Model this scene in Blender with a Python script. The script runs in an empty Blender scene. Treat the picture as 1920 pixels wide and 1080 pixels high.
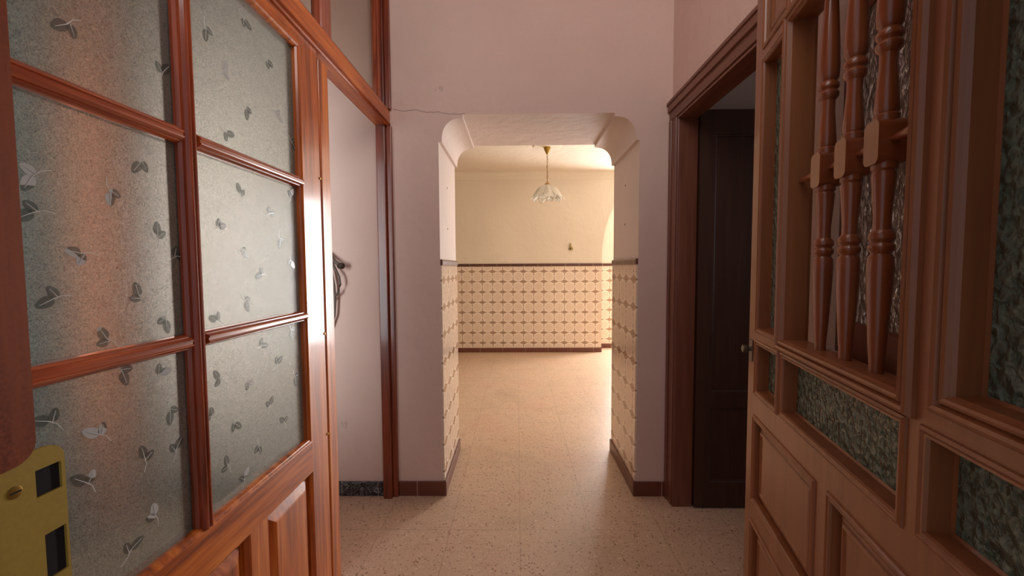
import bpy, bmesh, math, random
from mathutils import Vector, Matrix
random.seed(7)
PI = math.pi
S = bpy.context.scene
COL = S.collection

# ------------------------------------------------------------------ helpers
def srgb(r, g, b):
    f = lambda c: (c/255/12.92) if c/255 <= .04045 else ((c/255+.055)/1.055)**2.4
    return (f(r), f(g), f(b), 1)

def link(name, bm, mats, parent=None, kind=None, label=None, cat=None, group=None, smooth=False, recalc=True):
    if recalc: bmesh.ops.recalc_face_normals(bm, faces=bm.faces)
    me = bpy.data.meshes.new(name); bm.to_mesh(me); bm.free()
    for m in (mats if isinstance(mats, (list, tuple)) else [mats]): me.materials.append(m)
    if smooth:
        for p in me.polygons: p.use_smooth = True
    o = bpy.data.objects.new(name, me); COL.objects.link(o)
    if smooth:
        me.set_sharp_from_angle(angle=math.radians(smooth if smooth > 1 else 40))
    if parent: o.parent = parent
    tag(o, label, cat, group, kind)
    return o
def tag(o, label=None, cat=None, group=None, kind=None):
    if kind: o['kind'] = kind
    if label: o['label'] = label
    if cat: o['category'] = cat
    if group: o['group'] = group
def empty(name, loc=(0,0,0), rz=0, **k):
    o = bpy.data.objects.new(name, None); COL.objects.link(o)
    o.location = loc; o.rotation_euler = (0,0,rz); o.empty_display_size = .1
    tag(o, **k); return o
def box(bm, x0, x1, y0, y1, z0, z1, bev=0, mat=0, seg=2):
    r = bmesh.ops.create_cube(bm, size=1)
    vs = r['verts']
    for v in vs:
        v.co = Vector(((x0+x1)/2+v.co.x*(x1-x0), (y0+y1)/2+v.co.y*(y1-y0), (z0+z1)/2+v.co.z*(z1-z0)))
    fs = {f for v in vs for f in v.link_faces}
    for f in fs: f.material_index = mat
    if bev:
        es = {e for v in vs for e in v.link_edges}
        bmesh.ops.bevel(bm, geom=list(es), offset=bev, segments=seg, affect='EDGES', profile=.5)
    return bm
def BM(): return bmesh.new()
def prism(bm, pts, axis, a, b, mat=0):
    """pts: 2D polygon in the plane across axis; extruded from a to b along axis.
    axis X: pts=(y,z); Y: pts=(x,z); Z: pts=(x,y)"""
    def mk(p, t):
        return {'X': (t, p[0], p[1]), 'Y': (p[0], t, p[1]), 'Z': (p[0], p[1], t)}[axis]
    A = [bm.verts.new(mk(p, a)) for p in pts]; B = [bm.verts.new(mk(p, b)) for p in pts]
    fa = bm.faces.new(A); fb = bm.faces.new(B[::-1])
    n = len(pts); fs = [fa, fb]
    for i in range(n):
        fs.append(bm.faces.new((A[i], B[i], B[(i+1) % n], A[(i+1) % n])))
    for f in fs: f.material_index = mat
    return bm
def lathe(bm, prof, n=24, cx=0, cy=0, cz=0, axis='Z', mat=0, cap=True):
    """prof: list of (r, t)"""
    rings = []
    for r, t in prof:
        ring = []
        for i in range(n):
            a = 2*PI*i/n
            c, s = r*math.cos(a), r*math.sin(a)
            co = {'Z': (cx+c, cy+s, cz+t), 'Y': (cx+c, cy+t, cz+s), 'X': (cx+t, cy+c, cz+s)}[axis]
            ring.append(bm.verts.new(co))
        rings.append(ring)
    for k in range(len(rings)-1):
        for i in range(n):
            f = bm.faces.new((rings[k][i], rings[k][(i+1) % n], rings[k+1][(i+1) % n], rings[k+1][i])); f.material_index = mat
    if cap:
        for r in (rings[0][::-1], rings[-1]):
            f = bm.faces.new(r); f.material_index = mat
    return bm
def tube(bm, pts, r, n=8, mat=0, closed=False):
    pts = [Vector(p) for p in pts]; rings = []
    N = len(pts)
    for i, p in enumerate(pts):
        if closed: d = (pts[(i+1) % N]-pts[i-1])
        else: d = (pts[min(i+1, N-1)]-pts[max(i-1, 0)])
        d.normalize()
        up = Vector((0,0,1)) if abs(d.z) < .9 else Vector((1,0,0))
        a = d.cross(up).normalized(); b = d.cross(a).normalized()
        rr = r[i] if isinstance(r, (list, tuple)) else r
        rings.append([bm.verts.new(p+a*rr*math.cos(2*PI*k/n)+b*rr*math.sin(2*PI*k/n)) for k in range(n)])
    for i in range(N if closed else N-1):
        A, B = rings[i], rings[(i+1) % N]
        for k in range(n):
            f = bm.faces.new((A[k], A[(k+1) % n], B[(k+1) % n], B[k])); f.material_index = mat
    if not closed:
        bm.faces.new(rings[0][::-1]); bm.faces.new(rings[-1])
    return bm
def rings_rect(bm, x0, x1, z0, z1, prof, cap=False, mat=0, round_top=0):
    """prof: (inset, y) rings around a rectangle in the local xz plane"""
    prev = None
    for d, y in prof:
        c = [(x0+d, z0+d), (x1-d, z0+d), (x1-d, z1-d), (x0+d, z1-d)]
        vs = [bm.verts.new((x, y, z)) for x, z in c]
        if prev:
            for i in range(4):
                f = bm.faces.new((prev[i], prev[(i+1) % 4], vs[(i+1) % 4], vs[i])); f.material_index = mat
        prev = vs
    if cap:
        f = bm.faces.new(prev); f.material_index = mat
def slab_holes(bm, x0, x1, z0, z1, holes, y0, y1, mat=0):
    """a board with rectangular holes; local xz plane, thickness y0..y1. holes = list of (x0,x1,z0,z1)"""
    xs = sorted({x0, x1, *[h[0] for h in holes], *[h[1] for h in holes]})
    zs = sorted({z0, z1, *[h[2] for h in holes], *[h[3] for h in holes]})
    def inh(x, z): return any(h[0] < x < h[1] and h[2] < z < h[3] for h in holes)
    cache = {}
    def V(x, y, z):
        k = (round(x,5), round(y,5), round(z,5))
        if k not in cache: cache[k] = bm.verts.new(k)
        return cache[k]
    for i in range(len(xs)-1):
        for j in range(len(zs)-1):
            a, b, c, d = xs[i], xs[i+1], zs[j], zs[j+1]
            if inh((a+b)/2, (c+d)/2): continue
            for y in (y0, y1):
                f = bm.faces.new((V(a,y,c), V(b,y,c), V(b,y,d), V(a,y,d))); f.material_index = mat
    for (a, b, c, d) in [(x0, x1, z0, z1)]:
        for (p, q) in (((a,c),(b,c)), ((b,c),(b,d)), ((b,d),(a,d)), ((a,d),(a,c))):
            f = bm.faces.new([bm.verts.new(v) for v in ((p[0],y0,p[1]), (q[0],y0,q[1]), (q[0],y1,q[1]), (p[0],y1,p[1]))]); f.material_index = mat
    return bm

# ------------------------------------------------------------------ materials
def mat(name):
    m = bpy.data.materials.new(name); m.use_nodes = True
    nt = m.node_tree; b = nt.nodes['Principled BSDF']
    return m, nt, b
def N(nt, t, **k):
    n = nt.nodes.new(t)
    for a, v in k.items():
        if a.startswith('i_'): n.inputs[a[2:].replace('_', ' ')].default_value = v
        else: setattr(n, a, v)
    return n
def L(nt, a, b): nt.links.new(a, b)
def M(nt, op, a, b=None, c=None, clamp=False):
    n = nt.nodes.new('ShaderNodeMath'); n.operation = op; n.use_clamp = clamp
    for i, v in enumerate((a, b, c)):
        if v is None: continue
        if isinstance(v, (int, float)): n.inputs[i].default_value = v
        else: nt.links.new(v, n.inputs[i])
    return n.outputs[0]
def mix(nt, fac, a, b):
    n = nt.nodes.new('ShaderNodeMix'); n.data_type = 'RGBA'
    for s, v in ((0, fac), (6, a), (7, b)):
        if isinstance(v, (int, float, tuple)): n.inputs[s].default_value = v
        else: nt.links.new(v, n.inputs[s])
    return n.outputs[2]
def coords(nt, world=True):
    if world: return N(nt, 'ShaderNodeNewGeometry').outputs['Position']
    return N(nt, 'ShaderNodeTexCoord').outputs['Object']
def mapped(nt, src, scale=(1,1,1), loc=(0,0,0)):
    n = N(nt, 'ShaderNodeMapping'); n.inputs['Scale'].default_value = scale; n.inputs['Location'].default_value = loc
    L(nt, src, n.inputs['Vector']); return n.outputs[0]
def noise(nt, v, scale, detail=3, rough=.5, dist=0):
    n = N(nt, 'ShaderNodeTexNoise'); n.inputs['Scale'].default_value = scale; n.inputs['Detail'].default_value = detail
    n.inputs['Roughness'].default_value = rough; n.inputs['Distortion'].default_value = dist
    L(nt, v, n.inputs['Vector']); return n.outputs['Fac']
def ramp(nt, f, stops):
    n = N(nt, 'ShaderNodeValToRGB'); cr = n.color_ramp
    while len(cr.elements) > 1: cr.elements.remove(cr.elements[-1])
    cr.elements[0].position = stops[0][0]; cr.elements[0].color = stops[0][1]
    for p, c in stops[1:]:
        e = cr.elements.new(p); e.color = c
    L(nt, f, n.inputs[0]); return n.outputs[0]
def bump(nt, b, h, strength=.3, dist=.01):
    n = N(nt, 'ShaderNodeBump'); n.inputs['Strength'].default_value = strength; n.inputs['Distance'].default_value = dist
    L(nt, h, n.inputs['Height']); L(nt, n.outputs[0], b.inputs['Normal']); return n

def plaster(name, c1, c2, rough=.75, crack=False):
    m, nt, b = mat(name); v = coords(nt)
    n1 = noise(nt, v, 1.3, 4); n2 = noise(nt, v, 14, 5, .6)
    col = ramp(nt, n1, [(.3, c1), (.7, c2)])
    # small scuffs
    sc = noise(nt, mapped(nt, v, (1,1,.6), (5,2,3)), 9, 4, .7)
    col = mix(nt, M(nt, 'MULTIPLY', M(nt, 'GREATER_THAN', sc, .735), .22), col, srgb(120,95,80))
    if crack:
        sp = N(nt, 'ShaderNodeSeparateXYZ'); L(nt, v, sp.inputs[0])
        wob = M(nt, 'MULTIPLY', M(nt, 'SUBTRACT', noise(nt, mapped(nt, v, (1,0,0)), 9, 4), .5), .05)
        line = M(nt, 'ADD', M(nt, 'MULTIPLY', sp.outputs[0], -.09), 2.025)
        d = M(nt, 'ABSOLUTE', M(nt, 'SUBTRACT', sp.outputs[2], M(nt, 'ADD', line, wob)))
        k = M(nt, 'MULTIPLY', M(nt, 'LESS_THAN', d, .0022), M(nt, 'LESS_THAN', sp.outputs[0], -.27))
        k = M(nt, 'MULTIPLY', k, M(nt, 'LESS_THAN', sp.outputs[1], 2.16))
        k = M(nt, 'MULTIPLY', k, M(nt, 'GREATER_THAN', sp.outputs[0], -.65))
        col = mix(nt, M(nt, 'MULTIPLY', k, .55), col, srgb(110,80,70))
    L(nt, col, b.inputs['Base Color']); b.inputs['Roughness'].default_value = rough
    h = M(nt, 'ADD', M(nt, 'MULTIPLY', n2, .5), noise(nt, v, 3.5, 3))
    bump(nt, b, h, .35, .02)
    return m
M_HALL = plaster('hall plaster', srgb(212,182,170), srgb(222,194,182), crack=True)
M_CREAM = plaster('cream plaster', srgb(226,214,196), srgb(234,222,205))
M_LINING = plaster('arch lining plaster', srgb(224,208,200), srgb(232,216,206))
M_SIDE = plaster('side room plaster', srgb(190,174,172), srgb(198,182,178))
M_DIM = plaster('right room plaster', srgb(196,184,176), srgb(204,192,184))

def wood(name, dark, mid, light, axis='Z', rough=.3, coat=.5, scale=1.0, speck=0, world=False, contrast=1):
    m, nt, b = mat(name); v = coords(nt, world)
    st = {'X': (.06,1,1), 'Y': (1,.06,1), 'Z': (1,1,.06)}[axis]
    v1 = mapped(nt, v, tuple(s*scale for s in st))
    n1 = noise(nt, v1, 22, 5, .6, 1.2)
    w = N(nt, 'ShaderNodeTexNoise'); w.inputs['Scale'].default_value = 90; w.inputs['Detail'].default_value = 3
    L(nt, v1, w.inputs['Vector'])
    g = M(nt, 'ADD', M(nt, 'MULTIPLY', n1, .65), M(nt, 'MULTIPLY', w.outputs['Fac'], .35))
    c = .14*contrast
    col = ramp(nt, g, [(.5-2*c*.55, dark), (.5, mid), (.5+2*c*.55, light)])
    if speck:
        s = noise(nt, v, 260, 2)
        col = mix(nt, M(nt, 'MULTIPLY', M(nt, 'SUBTRACT', s, .4, clamp=True), speck), col, light)
    L(nt, col, b.inputs['Base Color'])
    b.inputs['Roughness'].default_value = rough
    b.inputs['Coat Weight'].default_value = coat; b.inputs['Coat Roughness'].default_value = .12
    bump(nt, b, g, .08, .004)
    return m
P_D, P_M, P_L = srgb(120,50,12), srgb(192,94,22), srgb(222,128,44)
M_PINE_V = wood('varnished pine upright', P_D, P_M, P_L, 'Z', .28, .35, .8, contrast=.95)
M_PINE_H = wood('varnished pine level', P_D, P_M, P_L, 'X', .32, .2, .8, contrast=.75)
M_PINE_HY = wood('varnished pine beam', srgb(134,60,18), srgb(196,98,32), srgb(224,130,54), 'Y', .35, .25, .8, world=True)
M_PINE_P = wood('varnished pine post', srgb(88,34,18), srgb(128,54,28), srgb(150,70,36), 'Z', .35, .3, .8, world=True)
M_MUNT = wood('varnished pine glazing bars', srgb(98,36,16), srgb(150,64,32), srgb(186,92,50), 'Z', .25, .6, 1.2)
E_D, E_M, E_L = srgb(116,66,36), srgb(140,84,48), srgb(154,96,60)
M_ENT = wood('stained entry door wood', E_D, E_M, E_L, 'Z', .42, .25, .7, contrast=1.6)
M_BAL = wood('turned baluster wood', srgb(112,54,26), srgb(134,68,34), srgb(150,82,44), 'Z', .3, .4, .8, contrast=1.6)
M_JAMB = wood('foreground jamb wood', srgb(84,32,12), srgb(112,48,20), srgb(156,78,42), 'Z', .6, .05, .8, speck=2.2)
M_CASE = wood('brown casing wood', srgb(96,54,38), srgb(114,66,47), srgb(126,77,56), 'Y', .4, .2, .8, world=True)
M_CASEV = wood('brown casing upright wood', srgb(96,54,38), srgb(114,66,47), srgb(126,77,56), 'Z', .4, .2, .8, world=True)
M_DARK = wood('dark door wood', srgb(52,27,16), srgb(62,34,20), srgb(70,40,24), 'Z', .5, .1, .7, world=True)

def simple(name, c, rough=.5, metal=0, **k):
    m, nt, b = mat(name); b.inputs['Base Color'].default_value = c
    b.inputs['Roughness'].default_value = rough; b.inputs['Metallic'].default_value = metal
    v = coords(nt, False)
    n = noise(nt, v, k.get('ns', 40), 3)
    dk = tuple(x*.8 for x in c[:3])+(1,)
    L(nt, mix(nt, n, c, dk), b.inputs['Base Color'])
    return m
M_BRASS = simple('worn brass', srgb(170,135,60), .38, .75, ns=120)
M_PLATE = simple('brassy yellow plate', srgb(188,158,72), .5, .15, ns=260)
M_BLACK = simple('painted hollow dark', srgb(22,18,20), .8)
M_STEEL = simple('tarnished steel', srgb(120,112,100), .35, .8)
M_CABLE = simple('old grey cable', srgb(112,98,88), .7)
M_CABLEK = simple('dark connector', srgb(60,45,34), .6)
M_GROUT = simple('cream grout', srgb(215,195,172), .8)
M_TERRA = plaster('terracotta pilaster', srgb(222,132,98), srgb(230,142,106))
M_GREY = plaster('grey side wall plaster', srgb(126,132,136), srgb(136,142,144))
M_HOOKY = simple('yellowed bracket', srgb(176,152,96), .5)

# terrazzo
def terrazzo():
    m, nt, b = mat('terrazzo floor tiles'); v = coords(nt)
    n1 = noise(nt, v, 2.2, 4); base = ramp(nt, n1, [(.3, srgb(196,168,142)), (.5, srgb(208,178,150)), (.7, srgb(208,170,146))])
    fine = noise(nt, v, 75, 4, .7)
    base = mix(nt, M(nt, 'MULTIPLY', M(nt, 'SUBTRACT', fine, .45, clamp=True), 2.2), base, srgb(220,196,170))
    def chips(scale, lo, thr, c, base, loc, amt=.85):
        vo = N(nt, 'ShaderNodeTexVoronoi'); vo.inputs['Scale'].default_value = scale; vo.inputs['Randomness'].default_value = 1
        vw = N(nt, 'ShaderNodeVectorMath'); vw.operation = 'ADD'
        nz = N(nt, 'ShaderNodeTexNoise'); nz.inputs['Scale'].default_value = scale*1.6; L(nt, v, nz.inputs['Vector'])
        sc = N(nt, 'ShaderNodeVectorMath'); sc.operation = 'SCALE'; sc.inputs['Scale'].default_value = .9/scale
        L(nt, nz.outputs['Color'], sc.inputs[0]); L(nt, mapped(nt, v, (1,1,0), loc), vw.inputs[0]); L(nt, sc.outputs[0], vw.inputs[1])
        L(nt, vw.outputs[0], vo.inputs['Vector'])
        sp = N(nt, 'ShaderNodeSeparateColor'); L(nt, vo.outputs['Color'], sp.inputs[0])
        k = M(nt, 'MULTIPLY', M(nt, 'LESS_THAN', vo.outputs['Distance'], M(nt, 'MULTIPLY', sp.outputs[1], lo)), M(nt, 'LESS_THAN', sp.outputs[0], thr))
        return mix(nt, M(nt, 'MULTIPLY', k, amt), base, c)
    base = chips(85, .42, .40, srgb(126,96,68), base, (0,0,0), .75)
    base = chips(66, .40, .20, srgb(156,92,64), base, (3,7,0), .75)
    base = chips(90, .40, .30, srgb(236,220,196), base, (9,1,0), .7)
    base = chips(125, .42, .35, srgb(140,108,78), base, (2,5,0), .7)
    st = noise(nt, mapped(nt, v, (1,1.6,1)), 5, 5, .65, 1.5)
    base = mix(nt, M(nt, 'MULTIPLY', M(nt, 'SUBTRACT', st, .52, clamp=True), 1.3), base, srgb(168,132,98))
    sp = N(nt, 'ShaderNodeSeparateXYZ'); L(nt, v, sp.inputs[0])
    def joint(o, off):
        f = M(nt, 'FRACT', M(nt, 'ADD', M(nt, 'DIVIDE', M(nt, 'SUBTRACT', o, off), .333), 40.5))
        return M(nt, 'LESS_THAN', M(nt, 'ABSOLUTE', M(nt, 'SUBTRACT', f, .5)), .0035)
    j = M(nt, 'MAXIMUM', joint(sp.outputs[0], .007), joint(sp.outputs[1], 1.856))
    base = mix(nt, M(nt, 'MULTIPLY', j, .5), base, srgb(120,92,66))
    L(nt, base, b.inputs['Base Color'])
    L(nt, M(nt, 'ADD', M(nt, 'MULTIPLY', st, .35), .22), b.inputs['Roughness'])
    b.inputs['Specular IOR Level'].default_value = .4
    bump(nt, b, M(nt, 'SUBTRACT', 1, j), .15, .002)
    return m
M_FLOOR = terrazzo()

# patterned wall tile
def tile_mat(name, axis, off, offz, bg=srgb(232,211,190), brown=srgb(132,90,62)):
    m, nt, b = mat(name); v = coords(nt)
    sp = N(nt, 'ShaderNodeSeparateXYZ'); L(nt, v, sp.inputs[0])
    A = sp.outputs['XY'.index(axis)]; Z = sp.outputs[2]
    def fr(o, off): # -> -.5...5 centred on motif
        return M(nt, 'SUBTRACT', M(nt, 'FRACT', M(nt, 'ADD', M(nt, 'DIVIDE', M(nt, 'SUBTRACT', o, off), .15), 60.5)), .5)
    fx, fz = fr(A, off), fr(Z, offz)
    ax, az = M(nt, 'ABSOLUTE', fx), M(nt, 'ABSOLUTE', fz)
    n1 = noise(nt, v, 7, 3); base = mix(nt, n1, bg, tuple(c*.9 for c in bg[:3])+(1,))
    # circles centred between the motifs
    dx, dz = M(nt, 'SUBTRACT', .5, ax), M(nt, 'SUBTRACT', .5, az)
    r = M(nt, 'SQRT', M(nt, 'ADD', M(nt, 'MULTIPLY', dx, dx), M(nt, 'MULTIPLY', dz, dz)))
    ring = M(nt, 'LESS_THAN', M(nt, 'ABSOLUTE', M(nt, 'SUBTRACT', r, .435)), .022)
    base = mix(nt, M(nt, 'MULTIPLY', M(nt, 'LESS_THAN', r, .41), .15), base, srgb(228,198,168))
    base = mix(nt, M(nt, 'MULTIPLY', ring, .85), base, srgb(250,240,222))
    # leaf-veined diamond
    dm = M(nt, 'ADD', M(nt, 'DIVIDE', ax, .40), M(nt, 'DIVIDE', az, .17))
    d1 = M(nt, 'LESS_THAN', dm, 1.0)
    inner = M(nt, 'MULTIPLY', M(nt, 'LESS_THAN', dm, .72), M(nt, 'GREATER_THAN', dm, .42))
    base = mix(nt, M(nt, 'MULTIPLY', d1, .85), base, brown)
    base = mix(nt, M(nt, 'MULTIPLY', inner, .45), base, srgb(222,192,156))
    hl = M(nt, 'MULTIPLY', M(nt, 'LESS_THAN', az, .014), M(nt, 'GREATER_THAN', ax, .36))
    base = mix(nt, M(nt, 'MULTIPLY', hl, .8), base, brown)
    # beaded vertical line
    bead = M(nt, 'ABSOLUTE', M(nt, 'SUBTRACT', az, .30))
    w = M(nt, 'ADD', .012, M(nt, 'MULTIPLY', M(nt, 'LESS_THAN', bead, .055), .026))
    vl = M(nt, 'MULTIPLY', M(nt, 'LESS_THAN', ax, w), M(nt, 'GREATER_THAN', az, .2))
    base = mix(nt, M(nt, 'MULTIPLY', vl, .9), base, tuple(c*.8 for c in brown[:3])+(1,))
    # tile joints lie half a motif away in z
    j = M(nt, 'LESS_THAN', M(nt, 'SUBTRACT', .5, az), .008)
    j2 = M(nt, 'LESS_THAN', M(nt, 'SUBTRACT', .5, ax), .008)
    base = mix(nt, M(nt, 'MULTIPLY', M(nt, 'MAXIMUM', j, j2), .35), base, srgb(190,155,120))
    L(nt, base, b.inputs['Base Color']); b.inputs['Roughness'].default_value = .16
    bump(nt, b, M(nt, 'ADD', M(nt, 'MULTIPLY', noise(nt, v, 9, 1), .3), M(nt, 'MULTIPLY', M(nt, 'MAXIMUM', j, j2), -.1)), .12, .01)
    return m
T_FAR = tile_mat('patterned tiles far wall', 'X', -.813, 1.19)
T_REC = tile_mat('patterned tiles recess', 'X', 1.415, 1.19)
T_JAMB = tile_mat('patterned tiles passage', 'Y', 2.2045, 1.182)

def brown_tile(name, axis, length, off, c):
    m, nt, b = mat(name); v = coords(nt); sp = N(nt, 'ShaderNodeSeparateXYZ'); L(nt, v, sp.inputs[0])
    A = sp.outputs['XY'.index(axis)]
    f = M(nt, 'FRACT', M(nt, 'ADD', M(nt, 'DIVIDE', M(nt, 'SUBTRACT', A, off), length), 40))
    j = M(nt, 'LESS_THAN', f, .004/length)
    col = mix(nt, noise(nt, v, 8, 3), c, tuple(x*.75 for x in c[:3])+(1,))
    L(nt, mix(nt, M(nt, 'MULTIPLY', j, .8), col, srgb(190,160,140)), b.inputs['Base Color'])
    b.inputs['Roughness'].default_value = .28
    return m
B_X = brown_tile('brown base tiles', 'X', .333, -.555, srgb(112,62,46))
B_Y = brown_tile('brown base tiles passage', 'Y', .333, 2.2, srgb(112,68,54))
BAND_X = brown_tile('brown border tiles', 'X', .2, -.9, srgb(88,50,36))
BAND_Y = brown_tile('brown border tiles passage', 'Y', .2, 2.2, srgb(112,78,66))  # paler than the far border: its reflected sheen is put into the brown

def marble():
    m, nt, b = mat('black veined marble'); v = coords(nt)
    n = noise(nt, mapped(nt, v, (1,1,1.3)), 11, 5, .6, 2.2)
    vein = M(nt, 'LESS_THAN', M(nt, 'ABSOLUTE', M(nt, 'SUBTRACT', n, .5)), .010)
    n2 = noise(nt, mapped(nt, v, (1,1,1), (4,4,4)), 16, 4, .6, 3)
    vein2 = M(nt, 'LESS_THAN', M(nt, 'ABSOLUTE', M(nt, 'SUBTRACT', n2, .5)), .006)
    c = mix(nt, M(nt, 'MULTIPLY', M(nt, 'MAXIMUM', vein, vein2), .7), srgb(26,24,26), srgb(190,185,185))
    sp = N(nt, 'ShaderNodeSeparateXYZ'); L(nt, v, sp.inputs[0])
    f = M(nt, 'FRACT', M(nt, 'ADD', M(nt, 'DIVIDE', M(nt, 'ADD', sp.outputs[0], .77), .2), 40))
    c = mix(nt, M(nt, 'LESS_THAN', f, .015), c, srgb(150,145,142))
    L(nt, c, b.inputs['Base Color']); b.inputs['Roughness'].default_value = .3
    return m
M_MARBLE = marble()

def frosted():
    """frosted sprig glass: rough body that both scatters and lets shapes through"""
    m, nt, b = mat('frosted sprig glass'); v = coords(nt, False)
    b.inputs['Base Color'].default_value = (.86,.92,.88,1); b.inputs['IOR'].default_value = 1.2
    b.inputs['Transmission Weight'].default_value = 1
    b.inputs['Roughness'].default_value = .10
    fib = noise(nt, mapped(nt, v, (1,1,1)), 150, 3, .75, 3.0)
    fib2 = noise(nt, mapped(nt, v, (1,1,1), (3,3,3)), 60, 3, .6, 1)
    h = M(nt, 'ADD', fib, M(nt, 'MULTIPLY', fib2, .4))
    bp = bump(nt, b, h, .16, .002)
    d = N(nt, 'ShaderNodeBsdfDiffuse'); g = N(nt, 'ShaderNodeBsdfTranslucent')
    cc = ramp(nt, fib, [(.38, srgb(118,132,126)), (.58, srgb(208,222,214))])  # fibre texture, with the glass's sparkle painted into both colour ramps
    L(nt, cc, d.inputs['Color']); L(nt, cc, g.inputs['Color']); L(nt, bp.outputs[0], d.inputs['Normal'])
    L(nt, ramp(nt, fib, [(.40, srgb(184,200,194)), (.56, srgb(236,250,242))]), b.inputs['Base Color'])
    ms = N(nt, 'ShaderNodeMixShader'); ms.inputs[0].default_value = .55
    L(nt, d.outputs[0], ms.inputs[1]); L(nt, g.outputs[0], ms.inputs[2])
    m2 = N(nt, 'ShaderNodeMixShader'); m2.inputs[0].default_value = .30
    L(nt, b.outputs[0], m2.inputs[1]); L(nt, ms.outputs[0], m2.inputs[2])
    L(nt, m2.outputs[0], nt.nodes['Material Output'].inputs['Surface'])
    return m
M_FROST = frosted()
def clearglass(name, c, rough=.05, ior=1.45, tr=1):
    m, nt, b = mat(name); b.inputs['Base Color'].default_value = c
    b.inputs['Transmission Weight'].default_value = tr; b.inputs['Roughness'].default_value = rough; b.inputs['IOR'].default_value = ior
    v = coords(nt, False); L(nt, M(nt, 'ADD', M(nt, 'MULTIPLY', noise(nt, v, 30), .05), rough), b.inputs['Roughness'])
    return m
def etched():
    m, nt, b = mat('clear etched leaf')
    b.inputs['Base Color'].default_value = srgb(120,124,122); b.inputs['Roughness'].default_value = .2
    t = N(nt, 'ShaderNodeBsdfTransparent'); t.inputs['Color'].default_value = (.78,.81,.80,1)
    v = coords(nt, False); n = noise(nt, v, 9, 1)
    L(nt, mix(nt, M(nt, 'GREATER_THAN', n, .58), srgb(112,114,112), srgb(214,216,214)), b.inputs['Base Color'])
    ms = N(nt, 'ShaderNodeMixShader'); L(nt, M(nt, 'ADD', .25, M(nt, 'MULTIPLY', M(nt, 'GREATER_THAN', n, .58), .35)), ms.inputs[0])
    L(nt, t.outputs[0], ms.inputs[1]); L(nt, b.outputs[0], ms.inputs[2])
    L(nt, ms.outputs[0], nt.nodes['Material Output'].inputs['Surface'])
    return m
M_LEAF = etched()
M_VEIN = simple('bright etched line', srgb(214,218,216), .2)
M_CLEAR = clearglass('transom glass', (.86,.85,.78,1), .0, 1.1)

def pebble(name, c1, c2, scale, tr=.45):
    m, nt, b = mat(name); v = coords(nt, False)
    v1 = mapped(nt, v, (1,1,.85))
    nz = noise(nt, v1, scale, 2, .5, .4)
    vo = N(nt, 'ShaderNodeTexVoronoi'); vo.feature = 'SMOOTH_F1'; vo.inputs['Scale'].default_value = scale*1.1; L(nt, v1, vo.inputs['Vector'])
    h = M(nt, 'ADD', M(nt, 'MULTIPLY', nz, 1.2), M(nt, 'MULTIPLY', vo.outputs['Distance'], .8))
    L(nt, ramp(nt, nz, [(.35, c1), (.65, c2)]), b.inputs['Base Color'])
    b.inputs['Transmission Weight'].default_value = tr; b.inputs['Roughness'].default_value = .14; b.inputs['IOR'].default_value = 1.45
    bump(nt, b, h, 1.0, .009)
    return m
M_PEB = pebble('pebbled green glass', srgb(88,106,92), srgb(138,154,134), 82, .4)
M_PEBF = pebble('pebbled grey glass', srgb(128,124,116), srgb(160,154,146), 60, .25)

def shade_glass():
    m, nt, b = mat('white petal glass'); v = coords(nt, False)
    n = noise(nt, v, 40, 3)
    L(nt, mix(nt, n, srgb(250,248,240), srgb(232,226,214)), b.inputs['Base Color'])
    b.inputs['Roughness'].default_value = .12
    t = N(nt, 'ShaderNodeBsdfTranslucent'); t.inputs['Color'].default_value = (.95,.92,.85,1)
    ms = N(nt, 'ShaderNodeMixShader'); ms.inputs[0].default_value = .35
    L(nt, b.outputs[0], ms.inputs[1]); L(nt, t.outputs[0], ms.inputs[2])
    L(nt, ms.outputs[0], nt.nodes['Material Output'].inputs['Surface'])
    return m
M_SHADE = shade_glass()

# ------------------------------------------------------------------ setting
HC = 3.1      # hall ceiling
FC = 2.62     # far room ceiling
bm = BM(); box(bm, -4.2, 4.2, -3.0, 7.6, -.12, 0)
link('floor', bm, M_FLOOR, kind='structure')

# middle wall with the passage opening
def quarter(cx, cz, rx, rz, a0, a1, n=10, e=1.0):
    P = lambda t: math.copysign(abs(t)**e, t) if abs(t) > 1e-9 else 0.0
    return [(cx+rx*P(math.cos(a0+(a1-a0)*i/n)), cz+rz*P(math.sin(a0+(a1-a0)*i/n))) for i in range(n+1)]
xl, xr, zs, zt = -.412, .642, 1.912, 2.052
op = [(xl, 0), (xl, zs), (xl+.017, zs)]
op += quarter(xl+.017+.112, zs, .112, .122, PI, PI/2, 12, .84)
op += [(xl+.129, zt), (xr-.129, zt)]
op += quarter(xr-.129, zs, .112, .122, PI/2, 0, 12, .84)
op += [(xr, zs), (xr, 0)]
bm = BM()
prism(bm, [(-4.0, 0)] + op + [(4.0, 0), (4.0, HC), (-4.0, HC)], 'Y', 2.15, 2.70)
for f in bm.faces:
    c = f.calc_center_median(); n = f.normal
f_in = [f for f in bm.faces if -.43 < f.calc_center_median().x < .66 and 2.2 < f.calc_center_median().y < 2.65 and .0 <= f.calc_center_median().z < 2.1 and len(f.verts) == 4]
for f in f_in: f.material_index = 1
bm.normal_update()
for f in bm.faces:
    if len(f.verts) > 4 and f.calc_center_median().y > 2.5: f.material_index = 2
link('wall_middle', bm, [M_HALL, M_LINING, M_CREAM], kind='structure')

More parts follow.
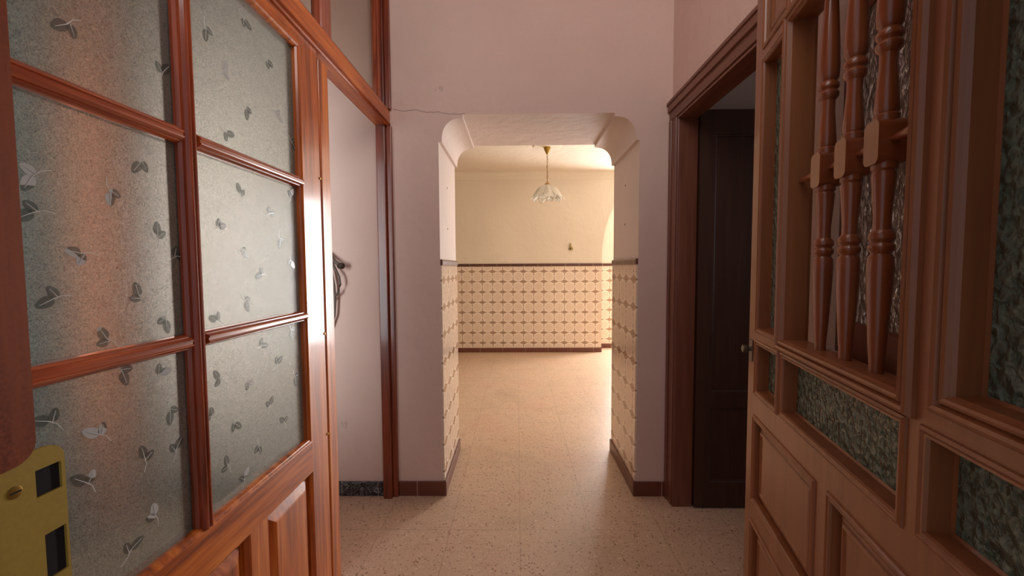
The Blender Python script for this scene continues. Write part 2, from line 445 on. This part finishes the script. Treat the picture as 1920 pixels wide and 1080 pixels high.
# wainscot tile, border and base in the passage
for side, x0, x1 in (('left', xl, xl+.008), ('right', xr-.008, xr)):
    bm = BM(); box(bm, x0, x1, 2.152, 2.698, .08, 1.262); link('wall_passage_'+side+'_tiles', bm, T_JAMB, kind='structure')
    bm = BM(); s = 1 if side == 'left' else -1
    a = x0 if side == 'left' else x1
    prism(bm, [(a, 1.262), (a+s*.011, 1.262), (a+s*.013, 1.268), (a+s*.013, 1.286), (a+s*.009, 1.294), (a, 1.294)], 'Y', 2.151, 2.699)
    link('trim_passage_'+side, bm, BAND_Y, kind='structure')
    bm = BM(); b0, b1 = (xl, xl+.018) if side == 'left' else (xr-.018, xr)
    box(bm, b0, b1, 2.14, 2.70, 0, .08, .003); link('baseboard_passage_'+side, bm, B_Y, kind='structure')
for nm, x0, x1 in (('baseboard_hall_left', -.655, xl+.015), ('baseboard_hall_right', xr-.015, .80)):
    bm = BM(); box(bm, x0, x1, 2.138, 2.15, 0, .08, .004); link(nm, bm, B_X, kind='structure')
# corner beads of the lining
bm = BM()
for x, z in ((xl-.002, zs), (xr+.002, zs)): pass
bm.free()

# far room
bm = BM(); zc = 1.35
e1 = [(1.228, 0), (1.228, zc)] + quarter(1.828, zc, .6, 1.1, PI, PI/2, 16) + quarter(2.15, zc, .6, 1.1, PI/2, 0, 16) + [(2.75, 0)]
prism(bm, [(-3.2, 0)] + e1 + [(3.3, 0), (3.3, FC), (-3.2, FC)], 'Y', 5.89, 6.06)
link('wall_far', bm, M_CREAM, kind='structure')
# recess wall with balcony doorway at Y=6.2
bm = BM()
prism(bm, [(-3.2, 0), (1.62, 0), (1.62, 2.35), (2.72, 2.35), (2.72, 0), (3.3, 0), (3.3, FC), (-3.2, FC)], 'Y', 6.2, 6.32)
link('wall_recess', bm, M_CREAM, kind='structure')
bm = BM(); box(bm, -3.2, 1.228, 5.878, 5.89, .065, 1.262); link('wall_far_tiles', bm, T_FAR, kind='structure')
bm = BM(); box(bm, 1.232, 1.60, 6.188, 6.2, .065, 1.262); link('wall_recess_tiles', bm, T_REC, kind='structure')
for nm, x0, x1, y in (('trim_far', -3.2, 1.230, 5.89), ('trim_recess', 1.232, 1.60, 6.2)):
    bm = BM(); prism(bm, [(y, 1.262), (y-.016, 1.262), (y-.02, 1.27), (y-.02, 1.292), (y-.014, 1.302), (y, 1.302)], 'X', x0, x1)
    link(nm, bm, BAND_X, kind='structure')
for nm, x0, x1, y in (('baseboard_far', -3.2, 1.232, 5.89), ('baseboard_recess', 1.234, 1.60, 6.2)):
    bm = BM(); box(bm, x0, x1, y-.022, y, 0, .066, .003); link(nm, bm, B_X, kind='structure')
bm = BM(); box(bm, -3.3, -3.2, 2.7, 6.2, 0, FC); link('wall_far_left', bm, M_CREAM, kind='structure')
bm = BM(); box(bm, 3.3, 3.4, 2.7, 6.2, 0, FC); link('wall_far_right', bm, M_CREAM, kind='structure')
bm = BM(); box(bm, -3.3, 3.4, 2.7, 6.32, FC, FC+.1); link('ceiling_far', bm, M_CREAM, kind='structure')
bm = BM()
prism(bm, [(5.89, 2.515), (5.885, 2.515), (5.882, 2.522), (5.872, 2.56), (5.85, 2.60), (5.845, 2.62), (5.89, 2.62)], 'X', -3.2, 3.3)
link('trim_far_cornice', bm, M_CREAM, kind='structure')

# hall ceiling, front wall with entrance, side rooms
bm = BM(); box(bm, -4.0, 4.0, .1, 2.15, HC, HC+.1); link('ceiling', bm, M_HALL, kind='structure')
bm = BM()
slab_holes(bm, -4.0, 4.0, 0, HC, [(-.5, .50, 0, 2.2), (-.6, .6, 2.28, 2.96), (-1.96, -1.24, .5, 2.3)], .16, .336)
for (a, b_, c, d) in [(-.5, .50, 0, 2.2), (-.6, .6, 2.28, 2.96), (-1.96, -1.24, .5, 2.3)]:
    rings_rect(bm, a, b_, c, d, [(0, .16), (0, .336)])
link('wall_front', bm, M_HALL, kind='structure')
# right hall wall with door opening
bm = BM()
prism(bm, [(.336, 0), (1.25, 0), (1.25, 1.99), (2.05, 1.99), (2.05, 0), (2.15, 0), (2.15, HC), (.336, HC)], 'X', .812, .90)
link('wall_right', bm, M_HALL, kind='structure')
bm = BM(); prism(bm, [(.336, 0), (2.15, 0), (2.15, HC), (.336, HC), (.336, 1.6), (.8, 1.6), (.8, 2.2), (1.8, 2.2), (1.8, 1.0), (.8, 1.0), (.8, 1.59), (.336, 1.59)], 'X', 3.1, 3.2); link('wall_right_room', bm, M_DIM, kind='structure')
bm = BM(); box(bm, .905, 3.1, 2.135, 2.148, 0, HC); link('wall_right_room_back', bm, M_DIM, kind='structure')
bm = BM(); box(bm, -2.12, -2.0, .336, 2.15, 0, HC); link('wall_left_room', bm, M_GREY, kind='structure')
bm = BM(); box(bm, -2.0, -1.93, 1.79, 1.99, 0, HC, .004); link('trim_pilaster', bm, M_TERRA, kind='structure')
bm = BM(); box(bm, -2.0, -.732, 2.136, 2.15, 0, .078, .002); link('baseboard_left_room', bm, M_MARBLE, kind='structure')

# casing round the right doorway
def casing(bm, along0, along1, z0, z1, vert):
    pass
bm = BM()
# stepped profile across 10 cm, swept as boxes with bevels
for a, b_, t in ((2.045, 2.062, .010), (2.060, 2.118, .016), (2.112, 2.142, .022)):
    box(bm, .812-t, .815, a, b_, 0, 1.998, .003)
for a, b_, t in ((1.238, 1.255, .010), (1.182, 1.24, .016), (1.158, 1.188, .022)):
    box(bm, .812-t, .815, a, b_, 0, 1.998, .003)
box(bm, .80, .90, 2.046, 2.052, 0, 1.99); box(bm, .80, .90, 1.248, 1.256, 0, 1.99)
link('trim_right_doorway_posts', bm, M_CASEV, kind='structure')
bm = BM()
for a, b_, t in ((1.985, 2.0, .010), (1.998, 2.05, .018), (2.044, 2.085, .028), (2.078, 2.094, .034)):
    box(bm, .812-t, .815, 1.15, 2.146, a, b_, .003)
box(bm, .80, .90, 1.256, 2.046, 1.984, 1.992)
link('trim_right_doorway_head', bm, M_CASE, kind='structure')

# partition: beam, post, transom
bm = BM()
prism(bm, [(-.735, 1.99), (-.672, 1.99), (-.672, 1.998), (-.661, 2.0), (-.661, 2.006), (-.665, 2.012), (-.665, 2.068), (-.668, 2.075), (-.735, 2.075)], 'Y', .337, 2.144)
link('trim_partition_beam', bm, M_PINE_HY, kind='structure')
bm = BM()
box(bm, -.73, -.683, 2.108, 2.149, 0, HC-.001, .004); box(bm, -.684, -.655, 2.128, 2.149, 0, 1.99, .004); box(bm, -.684, -.655, 2.128, 2.149, 2.075, HC-.001, .004)
link('trim_partition_post', bm, M_PINE_P, kind='structure')
W1 = empty('window_1', (-.71, .34, 2.075), PI/2, kind='structure', label='glazed transom above the left partition beam', )
bm = BM(); slab_holes(bm, 0, 1.76, 0, 1.02, [(.06, 1.13, .03, .98), (1.20, 1.73, .03, .98)], -.02, .02)
for h in ((.06, 1.13, .03, .98), (1.20, 1.73, .03, .98)):
    rings_rect(bm, *h, [(-.0, -.02), (.004, -.014), (.012, -.008), (.012, .008), (0, .02)])
link('window_frame', bm, M_PINE_V if False else M_MUNT, W1)
for h in ((.06, 1.13, .03, .98), (1.20, 1.73, .03, .98)):
    bm = BM(); box(bm, h[0]+.006, h[1]-.006, -.002, .002, h[2]+.006, h[3]-.006); link('glass_pane', bm, M_CLEAR, W1)

# ------------------------------------------------------------------ left glazed leaf
D1 = empty('door_1', (-.68, .342, 0), PI/2, kind='structure', label='glazed orange pine door leaf with six frosted leaf-pattern panes')
LX = 1.058   # main leaf width, then cover strip
cols = [(.078, .484), (.528, .946)]
rows = [(1.541, 1.948), (1.112, 1.507), (.682, 1.080)]
pan = [(.078, .325), (.395, .638), (.708, .952)]
holes = [(c[0], c[1], rows[2][0], rows[0][1]) for c in [(cols[0][0], cols[1][1])]]
holes2 = [(p[0], p[1], .12, .578) for p in pan]
bm = BM()
slab_holes(bm, 0, LX, .012, 1.988, holes+holes2, 0, .040)
for h in holes:
    rings_rect(bm, *h, [(-.0, 0), (.003, .003), (.006, .004), (.010, .010), (.010, .040), (0, .040)])
for h in holes2:
    rings_rect(bm, *h, [(0, 0), (.004, .006), (.010, .012), (.010, .030), (0, .040)])
link('leaf_frame', bm, M_PINE_V, D1)
# rails as their own boards over the stiles' plane (grain runs level)
bm = BM()
box(bm, .078, .946, -.0006, .03, 1.948+.0, 1.987); box(bm, .078, .952, -.0006, .03, .580, .680, .0015)
link('rail', bm, M_PINE_H, D1)
for h in holes2:
    bm = BM()
    rings_rect(bm, h[0]+.011, h[1]-.011, h[2]+.011, h[3]-.011, [(0, .02), (.004, .02), (.030, .006), (.033, .003)], cap=True)
    link('raised_panel', bm, M_PINE_V, D1)
def moulded_bar(bm, x0, x1, z0, z1, vertical):
    # stepped glazing bar profile, rounded centre with two quirks
    w = (x1-x0) if vertical else (z1-z0)
    P = [(-.5, .038), (-.5, .012), (-.40, .006), (-.34, .006), (-.33, .002), (-.2, -.003), (-.12, -.004), (-.10, -.001), (.10, -.001), (.12, -.004), (.2, -.003), (.33, .002), (.34, .006), (.40, .006), (.5, .012), (.5, .038)]
    if vertical:
        c = (x0+x1)/2; prism(bm, [(c+p*w, y) for p, y in P], 'Z', z0, z1)
    else:
        c = (z0+z1)/2; prism(bm, [(y, c+p*w) for p, y in P], 'X', x0, x1)
M_MUNTH = wood('varnished pine level bars', srgb(118,46,20), srgb(170,78,38), srgb(204,108,60), 'X', .25, .6, 1.2)
bm = BM(); moulded_bar(bm, .484, .528, .682, 1.948, True); link('glazing_bar', bm, M_MUNT, D1)
for z0, z1 in ((1.507, 1.541), (1.080, 1.112)):
    for c in cols:
        bm = BM(); moulded_bar(bm, c[0], c[1], z0, z1, False); link('glazing_bar', bm, M_MUNTH, D1)
# sprigs in glass: given in leaf coordinates
SPR = [(0.346, 1.381, -1.33), (0.405, 1.447, -2.11), (0.234, 1.333, -2.98), (0.294, 1.276, 3.14), (0.434, 1.317, 1.47), (0.389, 1.201, 2.21), (0.327, 1.132, 2.43), (0.35, 1.069, -1.15), (0.442, 0.965, -1.49), (0.305, 0.976, 2.43), (0.383, 0.899, 1.57), (0.398, 0.78, 1.82), (0.464, 1.639, 1.04), (0.294, 1.631, -2.36), (0.635, 1.723, 0.79), (0.716, 1.887, -0.54), (0.711, 1.661, -1.33), (0.81, 1.83, -0.24), (0.848, 1.698, -0.29), (0.922, 1.64, -0.59), (0.582, 1.787, -1.37), (0.636, 1.576, -0.3), (0.674, 1.441, 1.74), (0.597, 1.349, 0.36), (0.589, 1.5, -0.54), (0.675, 1.289, -0.1), (0.839, 1.334, -1.31), (0.747, 1.234, 3.05), (0.678, 1.166, -0.88), (0.892, 1.272, -1.33), (0.576, 1.132, 2.62), (0.736, 1.041, 0.05), (0.805, 0.977, 0.67), (0.676, 0.956, -0.59), (0.576, 0.994, 2.52), (0.894, 0.909, -1.13), (0.763, 0.869, 1.2), (0.622, 0.868, -0.94), (0.826, 0.795, 1.97), (0.708, 0.771, -1.39), (0.59, 0.781, 2.06), (0.648, 0.719, 1.25), (0.879, 1.059, -1.34), (0.253, 1.207, -3.0), (0.236, 1.025, 2.36), (0.261, 1.099, 0.98), (0.475, 1.277, 0.32), (0.442, 1.149, -1.77), (0.236, 1.385, -2.55), (0.331, 1.502, -3.03), (0.489, 1.42, 1.48), (0.425, 1.047, 0.29), (0.281, 0.907, 2.16), (0.452, 0.885, 1.28), (0.348, 0.747, 0.79), (0.787, 1.508, -2.28), (0.904, 1.477, 1.25), (0.793, 1.406, 0.43), (0.547, 0.916, 3.01), (0.609, 0.653, 0.46)]
def sprig(bm, x, z, a, s, y):
    def P(u, v): # local sprig space -> pane
        return (x+(u*math.cos(a)-v*math.sin(a))*s, z+(u*math.sin(a)+v*math.cos(a))*s)
    def leafshape(u0, v0, ang, l, w, mi):
        pts = []
        n = 14
        for i in range(n):
            t = 2*PI*i/n
            pu = l/2*(1+math.cos(t)) ; pv = w/2*math.sin(t)*(1-.25*math.cos(t))
            uu = u0+pu*math.cos(ang)-pv*math.sin(ang); vv = v0+pu*math.sin(ang)+pv*math.cos(ang)
            pts.append(P(uu, vv))
        prism(bm, pts, 'Y', y-.0004, y-.0010, mi)
    def line(p, q, w, mi):
        a1 = math.atan2(q[1]-p[1], q[0]-p[0]); dx, dy = -math.sin(a1)*w/2, math.cos(a1)*w/2
        prism(bm, [P(p[0]-dx, p[1]-dy), P(q[0]-dx*.5, q[1]-dy*.5), P(q[0]+dx*.5, q[1]+dy*.5), P(p[0]+dx, p[1]+dy)], 'Y', y-.0011, y-.0015, mi)
    k = random.uniform(.85, 1.1); sp = random.uniform(.1, .5); s2 = random.uniform(.8, 1.25); fl = random.choice((-1, 1)); sp *= fl
    leafshape(0, 0, sp, .027*k, .017, 1); leafshape(-.005, -.001*fl, -s2*fl, .021, .0145, 1)
    line((0, 0), (.022*math.cos(sp), .022*math.sin(sp)), .0012, 2)
    line((-.005, -.001*fl), (-.005+.017*math.cos(s2), -.001*fl-.017*math.sin(s2)*fl), .0011, 2)
    line((0, 0), (-.013, -.002), .0014, 2); line((-.013, -.002), (-.027, .002), .0011, 2)
for ci, c in enumerate(cols):
    for ri, r in enumerate(rows):
        bm = BM(); x0, x1 = c[0]+.004, c[1]-.004; z0, z1 = r[0]+.002, r[1]-.002
        if ci == 0: x1 = c[1]-.0
        box(bm, x0, x1, .018, .022, z0, z1)
        for (sx, sz, sa) in SPR:
            if x0+.008 < sx < x1-.008 and z0+.008 < sz < z1-.008:
                sprig(bm, sx, sz, sa, 1.0, .018)
        link('glass_pane', bm, [M_FROST, M_LEAF, M_VEIN], D1)
# meeting strip
bm = BM()
box(bm, LX+.004, LX+.071, -.004, .044, .012, 1.968, .004)
link('cover_strip', bm, M_PINE_V, D1)
for z in (1.56, 1.02, .66):
    bm = BM(); lathe(bm, [(.0, -.0035), (.0045, -.003), (.0045, 0)], 12, LX-.002, -.0, z, 'Y', cap=False)
    link('screw', bm, M_BRASS, D1, smooth=True)

# ------------------------------------------------------------------ entry door
UX, UY = -.23727, -.97144
D2 = empty('door_2', (.6618, 1.15, 0), math.atan2(UY, UX), kind='structure', label='open brown entrance door with turned balusters and pebbled glass')
T = .05; LW = .885; LH = 2.16
colA, colB, colC = (.070, .206), (.236, .634), (.716, .838)
op_glass = [(colA[0], colA[1], 1.082, 1.778), (colA[0], colA[1], .912, 1.038), (colB[0]+.008, colB[1], .915, 1.040), (colC[0], colC[1], 1.100, 1.778), (.684, colC[1]-.02, .922, 1.040)]
op_mir = (colB[0], colB[1], 1.080, 1.788)
op_pan = [(.066, .398, .612, .830), (.468, .818, .612, .835), (.066, .398, .10, .536), (.468, .818, .10, .536), (colA[0], colA[1], 1.828, 2.05), (colB[0], colB[1], 1.828, 2.05), (colC[0], colC[1], 1.828, 2.05)]
bm = BM()
slab_holes(bm, 0, LW, .012, LH, op_glass+[op_mir]+op_pan, 0, T)
MOLD = [(-.026, 0), (-.0255, -.005), (-.022, -.010), (-.018, -.012), (-.014, -.010), (-.012, -.005), (-.0105, -.003), (-.009, -.008), (-.005, -.010), (-.002, -.008), (.000, -.003), (.002, .001)]
MS = [(-.013, 0), (-.012, -.003), (-.008, -.005), (-.005, -.002), (-.004, -.003), (-.001, -.003), (.001, .001)]
for h in op_glass:
    rings_rect(bm, *h, (MOLD if h[0] == colC[0] else MS)+[(.002, .024), (.006, .026), (.006, .034), (.002, .036), (0, T)])
rings_rect(bm, *op_mir, MOLD+[(.002, .044), (0, T)])
for h in op_pan:
    rings_rect(bm, *h, MS+[(.002, .018), (.004, .034), (0, T)])
link('leaf_frame', bm, M_ENT, D2)
for h in op_pan:
    bm = BM()
    rings_rect(bm, h[0]+.003, h[1]-.003, h[2]+.003, h[3]-.003, [(0, .030), (0, .016), (.008, .016), (.012, .010), (.018, .009), (.020, .006), (.026, .005), (.029, .008)], cap=True)
    link('raised_panel', bm, M_ENT, D2)
for h in op_glass:
    bm = BM(); box(bm, h[0]+.004, h[1]-.004, .0265, .0325, h[2]+.004, h[3]-.004); link('glass_pane', bm, M_PEB, D2)
# balusters
hp = [(.0125, 1.0805), (.0125, 1.098), (.0150, 1.12), (.0205, 1.20), (.0225, 1.245), (.0215, 1.262), (.0165, 1.268), (.0220, 1.274), (.0225, 1.280), (.0180, 1.285), (.0225, 1.291), (.0215, 1.298), (.0150, 1.304), (.0148, 1.325), (.0185, 1.365), (.0205, 1.380), (.0180, 1.386), (.0220, 1.390), (.0215, 1.396)]
zc = 1.436
hp = [(r*.75, z) for r, z in hp]; hp[0] = (.0095, 1.0805); hp[1] = (.0095, 1.098)
hp = [(r, z if z < 1.37 else 1.436-(1.436-z)*.86) for r, z in hp]
prof = hp + [(r, 2*zc-z) for r, z in reversed(hp)]
for ux in (.350, .440, .529):
    bm = BM()
    lathe(bm, prof, 24, ux, .025, 0)
    # squared block with rounded ends
    q = .0185
    pts = [(-.0, 0)]
    pts = []
    for cx_, cz_, a0 in ((q-.010, .033-.010, 0), (-q+.010, .033-.010, PI/2), (-q+.010, -.033+.010, PI), (q-.010, -.033+.010, 1.5*PI)):
        for i in range(5):
            a = a0+PI/2*i/4; pts.append((ux+cx_+.010*math.cos(a), zc+cz_+.010*math.sin(a)))
    prism(bm, pts, 'Y', .025-q, .025+q)
    link('baluster', bm, M_BAL, D2, smooth=35)
bm = BM()
for a, b_ in ((.238, .3315), (.3685, .4215), (.4585, .5105), (.5475, .632)):
    prof2 = [(.0042, a), (.0055, a+.008), (.0080, (a+b_)/2), (.0055, b_-.008), (.0042, b_)]
    lathe(bm, prof2, 14, 0, .025, 1.437, 'X')
link('cross_rod', bm, M_BAL, D2, smooth=40)
# small casement behind the balusters, ajar; drawn about its hinge at (.632, T)
ca = math.radians(7)
def casemap(bmx):
    for v in bmx.verts:
        a, w = v.co.x, v.co.y   # a: distance from hinge toward free edge
        v.co.x = .632-(a*math.cos(ca)-w*math.sin(ca)); v.co.y = T+.004+a*math.sin(ca)+w*math.cos(ca)
bm = BM(); slab_holes(bm, 0, .400, 1.062, 1.806, [(.04, .378, 1.132, 1.745)], 0, .022)
rings_rect(bm, .04, .378, 1.132, 1.745, [(0, 0), (.004, .004), (.004, .018), (0, .022)])
casemap(bm); CF = link('casement_frame', bm, M_CASEV, D2)
bm = BM(); box(bm, .042, .376, .008, .013, 1.134, 1.743); casemap(bm); link('glass_pane', bm, M_PEBF, CF)
# knob
bm = BM(); box(bm, .008, .036, -.003, 0, .985, 1.045, .002)
KP = link('lock_plate', bm, M_STEEL, D2)
bm = BM(); lathe(bm, [(.0, -.026), (.006, -.0255), (.0105, -.023), (.011, -.016), (.009, -.010), (.006, -.008), (.006, -.003)], 20, .024, 0, 1.018, 'Y', cap=False)
link('knob', bm, M_STEEL, D2, smooth=50)

# ------------------------------------------------------------------ dark door in the right room
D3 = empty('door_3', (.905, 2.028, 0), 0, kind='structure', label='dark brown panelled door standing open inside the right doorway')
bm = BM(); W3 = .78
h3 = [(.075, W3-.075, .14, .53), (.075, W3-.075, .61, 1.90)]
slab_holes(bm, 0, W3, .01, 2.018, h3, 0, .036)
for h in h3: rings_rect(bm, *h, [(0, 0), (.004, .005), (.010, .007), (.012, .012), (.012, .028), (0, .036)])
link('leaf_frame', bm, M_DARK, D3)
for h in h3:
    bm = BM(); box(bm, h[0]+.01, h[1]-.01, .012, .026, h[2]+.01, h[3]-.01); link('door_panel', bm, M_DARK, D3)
# ------------------------------------------------------------------ foreground door jamb with strike plate
J = empty('trim_entrance_jamb', (-.42, .16, 0), 0, kind='structure', label='worn brown entrance jamb at the left edge of the view')
bm = BM(); box(bm, -.08, -.005, .0, .178, 0, 2.2)
R = .018; Yc = .178
up = [(.0, 2.2), (.0, 1.086)]
# overlay: stops above the plate with a rounded lower corner
pts = [(0, 0), (.148, 0), (.148, 1.084)]
pts += [(.155, 1.0845)] + [(.178-R+R*math.cos(a), 1.085+R+R*math.sin(a)) for a in [(-PI/2)+PI/2*i/8 for i in range(9)]] + [(.178, 2.2), (0, 2.2)]
prism(bm, pts, 'X', -.005, .0)
link('jamb_post', bm, M_JAMB, J)
# plate
PL = None
bm = BM()
h_ = [(.177, .197, 1.050, 1.0745), (.181, .198, .972, 1.014)]
slab = BM()
slab_holes(slab, .149, .200, .93, 1.078, h_, 0, .0025)
for v in slab.verts: v.co = Vector((-.0015-v.co.y, v.co.x, v.co.z))
for (a, b_, c, d) in h_:
    for p, q in (((a,c),(b_,c)), ((b_,c),(b_,d)), ((b_,d),(a,d)), ((a,d),(a,c))):
        slab.faces.new([slab.verts.new(v) for v in ((-.0015,p[0],p[1]), (-.0015,q[0],q[1]), (-.004,q[0],q[1]), (-.004,p[0],p[1]))])
# rounded head of the plate
pts = [(.149, 1.078), (.200, 1.078)] + [(.185+.015*math.cos(a), 1.078+.015*math.sin(a)) for a in [PI/2*i/8 for i in range(9)]] + [(.149, 1.093)]
prism(slab, pts, 'X', -.004, -.0015)
PLT = link('strike_plate', slab, M_PLATE, J, label='brass-yellow strike plate')
bm = BM()
for (a, b_, c, d) in h_:
    box(bm, -.016, -.0042, a-.001, b_+.001, c-.001, d+.001)
link('latch_hole_dark', bm, M_BLACK, PLT)  # solid black blocks stand in for the darkness inside the plate's holes
bm = BM(); lathe(bm, [(.0052, -.0015), (.0052, -.0008), (.0046, -.0006), (0.0001, -.0006)], 20, 0, .162, 1.064, 'X', cap=False)
box(bm, -.0007, -.0004, .158, .166, 1.0634, 1.0646, mat=1)
link('screw', bm, [M_BRASS, M_BLACK], PLT, smooth=30)

# ------------------------------------------------------------------ pendant lamp
LP = empty('pendant_lamp', (.346, 4.65, 1.985), label='brass chain pendant lamp with white petal glass shade in far room', cat='lamp')
bm = BM(); lathe(bm, [(.040, .632), (.042, .622), (.036, .600), (.018, .560), (.010, .548), (.004, .540)], 24); link('canopy', bm, M_BRASS, LP, smooth=50)
bm = BM(); z = .545; k = 0
while z > .235:
    pts = []
    for i in range(12):
        a = 2*PI*i/12
        c, s = .0075*math.cos(a), .0185*math.sin(a)
        pts.append((c, 0, z-.016+s) if k % 2 == 0 else (0, c, z-.016+s))
    tube(bm, pts, .0022, 6, closed=True); z -= .030; k += 1
tube(bm, [(.004, .004, .55), (.007, -.003, .48), (-.003, .004, .40), (.005, .004, .32), (0, 0, .22)], .002, 6)
link('chain', bm, M_BRASS, LP, smooth=60)
bm = BM(); lathe(bm, [(.004, .232), (.016, .222), (.034, .208), (.040, .196), (.038, .190)], 24, cap=False); link('cap', bm, M_BRASS, LP, smooth=50)
bm = BM(); lathe(bm, [(.016, .19), (.018, .14), (.016, .12), (.028, .085), (.030, .065), (.022, .042), (.004, .035)], 18); link('bulb_holder', bm, M_SHADE, LP, smooth=50)
def petals(bm, n, off, R0, H, flare, wide):
    for p in range(n):
        a0 = 2*PI*(p+off)/n
        S_, T_ = 12, 9
        g = []
        L_ = 1+.06*math.sin(p*2.3+off*5)
        for i in range(S_+1):
            s = i/S_; row = []
            wv = wide*(math.sin(min(1, s*1.05+.12)*PI*.62)**.8)*(1-max(0, (s-.72)/.28)**1.6*.93)
            for j in range(T_+1):
                t = (j/T_-.5)*2
                rad = .030+R0*math.sin(s*PI/2*.93)+flare*max(0, s-.6)**1.5 + .012*(1-t*t)*math.sin(s*PI)
                zz = .200-H*L_*(1-math.cos(s*PI/2*.98))**.85 - .010*t*t*math.sin(s*PI)
                th = a0 + t*wv
                rr = rad+.006*math.cos(t*PI*2)*s
                row.append(bm.verts.new((rr*math.cos(th), rr*math.sin(th), zz)))
            g.append(row)
        for i in range(S_):
            for j in range(T_):
                bm.faces.new((g[i][j], g[i][j+1], g[i+1][j+1], g[i+1][j]))
bm = BM(); petals(bm, 8, 0, .118, .165, .16, .44)
petals(bm, 8, .5, .108, .182, .10, .40)
o = link('lamp_shade', bm, M_SHADE, LP, smooth=70, recalc=False)
so = o.modifiers.new('thick', 'SOLIDIFY'); so.thickness = .0025
bm = BM(); lathe(bm, [(.16, FC-.002), (.158, FC-.008), (.13, FC-.012), (.04, FC-.013)], 40, .346, 4.65, 0, cap=False)
link('trim_ceiling_rose', bm, M_CREAM, kind='structure', smooth=60)

# ------------------------------------------------------------------ small things
bm = BM()
tube(bm, [(-1.02, 2.147, 1.352), (-.985, 2.12, 1.315), (-.955, 2.10, 1.285), (-.93, 2.098, 1.268)], .010, 8)
tube(bm, [(-1.0, 2.147, 1.30), (-.962, 2.11, 1.255), (-.935, 2.10, 1.205), (-.930, 2.10, 1.165), (-.945, 2.11, 1.125), (-.975, 2.12, 1.09), (-1.01, 2.13, 1.075)], .0065, 8)
tube(bm, [(-1.0, 2.147, 1.28), (-.985, 2.12, 1.24), (-.972, 2.12, 1.16), (-.968, 2.12, 1.08), (-.975, 2.12, 1.0), (-1.0, 2.13, .93)], .007, 8)
CB = link('electrical_cable', bm, M_CABLE, smooth=60, label='loose grey electrical cables hanging from the wall behind the left partition', cat='cable')
bm = BM(); lathe(bm, [(.006, -.02), (.014, -.014), (.017, .0), (.015, .012), (.006, .018)], 14, -.922, 2.098, 1.262, 'X'); link('cable_plug', bm, M_CABLEK, CB, smooth=50, label='dark plug end of the cable')
bm = BM()
prism(bm, [(.752, 1.49), (.80, 1.492), (.812, 1.52), (.79, 1.548), (.778, 1.60), (.770, 1.60), (.764, 1.545), (.748, 1.52)], 'Y', 5.872, 5.89)
HK = link('wall_bracket', bm, M_HOOKY, label='small broken yellowish lamp bracket left on the far wall', cat='bracket')
bm = BM(); lathe(bm, [(.006, -.03), (.010, -.028), (.012, 0)], 12, .772, 5.88, 1.515, 'Y'); link('screw_stub', bm, M_CABLEK, HK, smooth=40)
# nail holes with raw plaster in the passage lining
def plug(name, x, y, z, s, label, grp):
    bm = BM(); lathe(bm, [(.0055, 0), (.0055, s*.0012), (.003, s*.0018), (.0005, s*.0018)], 12, x, y, z, 'X', cap=False)
    return link(name, bm, M_CABLEK, label=label, cat='wall plug', group=grp)
plug('wall_plug', xr, 2.42, 1.73, -1, 'upper dark wall plug in the right side of the passage', 'wall plugs in the passage')
plug('wall_plug', xr, 2.42, 1.50, -1, 'lower dark wall plug in the right side of the passage', 'wall plugs in the passage')
plug('wall_plug', xl, 2.40, 1.72, 1, 'upper dark wall plug in the left side of the passage', 'wall plugs in the passage')
plug('wall_plug', xl, 2.40, 1.48, 1, 'lower dark wall plug in the left side of the passage', 'wall plugs in the passage')

# ------------------------------------------------------------------ light
w = bpy.data.worlds.new('World'); S.world = w; w.use_nodes = True
bg = w.node_tree.nodes['Background']; bg.inputs[0].default_value = (.86,.90,1,1); bg.inputs[1].default_value = .45
def area(name, loc, rot, sx, sy, power, col, spread=180):
    l = bpy.data.lights.new(name, 'AREA'); l.shape = 'RECTANGLE'; l.size = sx; l.size_y = sy; l.energy = power; l.color = col
    l.spread = math.radians(spread)
    o = bpy.data.objects.new(name, l); COL.objects.link(o); o.location = loc; o.rotation_euler = rot
    return o
# daylight through the balcony doorway of the far room
area('balcony_daylight', (2.17, 6.26, 1.2), (-PI/2, 0, 0), 1.08, 2.25, 142, (1,.975,.985))
# lamp and unseen window opening added, narrowed to brighten the frosted panes
area('left_room_fill', (-1.6, .25, 1.4), (PI/2, 0, 0), .68, 1.75, 11, (.92,.98,1), 52)
# dim lamp in a made-up window, added to lift the right room's wall
area('right_room_fill', (3.15, 1.3, 1.6), (0, PI/2, 0), 1.2, 1.0, 2.2, (.95,.97,1))
# daylight entering by the fanlight above the entrance, behind the camera
area('entrance_daylight', (0, .24, 2.62), (PI/2, 0, 0), 1.1, .62, 11, (1,.95,.92))

# ------------------------------------------------------------------ camera
f, pitch, yaw, roll = 754.7, .0514, -.0134, -.0054
def Rm():
    cy, sy = math.cos(yaw), math.sin(yaw); cp, sp_ = math.cos(pitch), math.sin(pitch); cr, sr = math.cos(roll), math.sin(roll)
    Y_ = Matrix(((cy,-sy,0),(sy,cy,0),(0,0,1)))
    Pm = Matrix(((1,0,0),(0,cp,-sp_),(0,sp_,cp)))
    Rr = Matrix(((cr,0,sr),(0,1,0),(-sr,0,cr)))
    return Rr @ Pm @ Y_
R3 = Rm()
right, fwd, upv = R3[0], R3[1], R3[2]
cam = bpy.data.cameras.new('Camera'); co = bpy.data.objects.new('Camera', cam); COL.objects.link(co)
m4 = Matrix(((right[0], upv[0], -fwd[0], 0), (right[1], upv[1], -fwd[1], 0), (right[2], upv[2], -fwd[2], 1.25), (0,0,0,1)))
co.matrix_world = m4
cam.sensor_width = 36; cam.lens = f/1920*36; cam.clip_start = .02
S.camera = co
S.view_settings.view_transform = 'Standard'; S.view_settings.look = 'None'; S.view_settings.gamma = 1
S.view_settings.use_curve_mapping = False; S.view_settings.exposure = 0.06
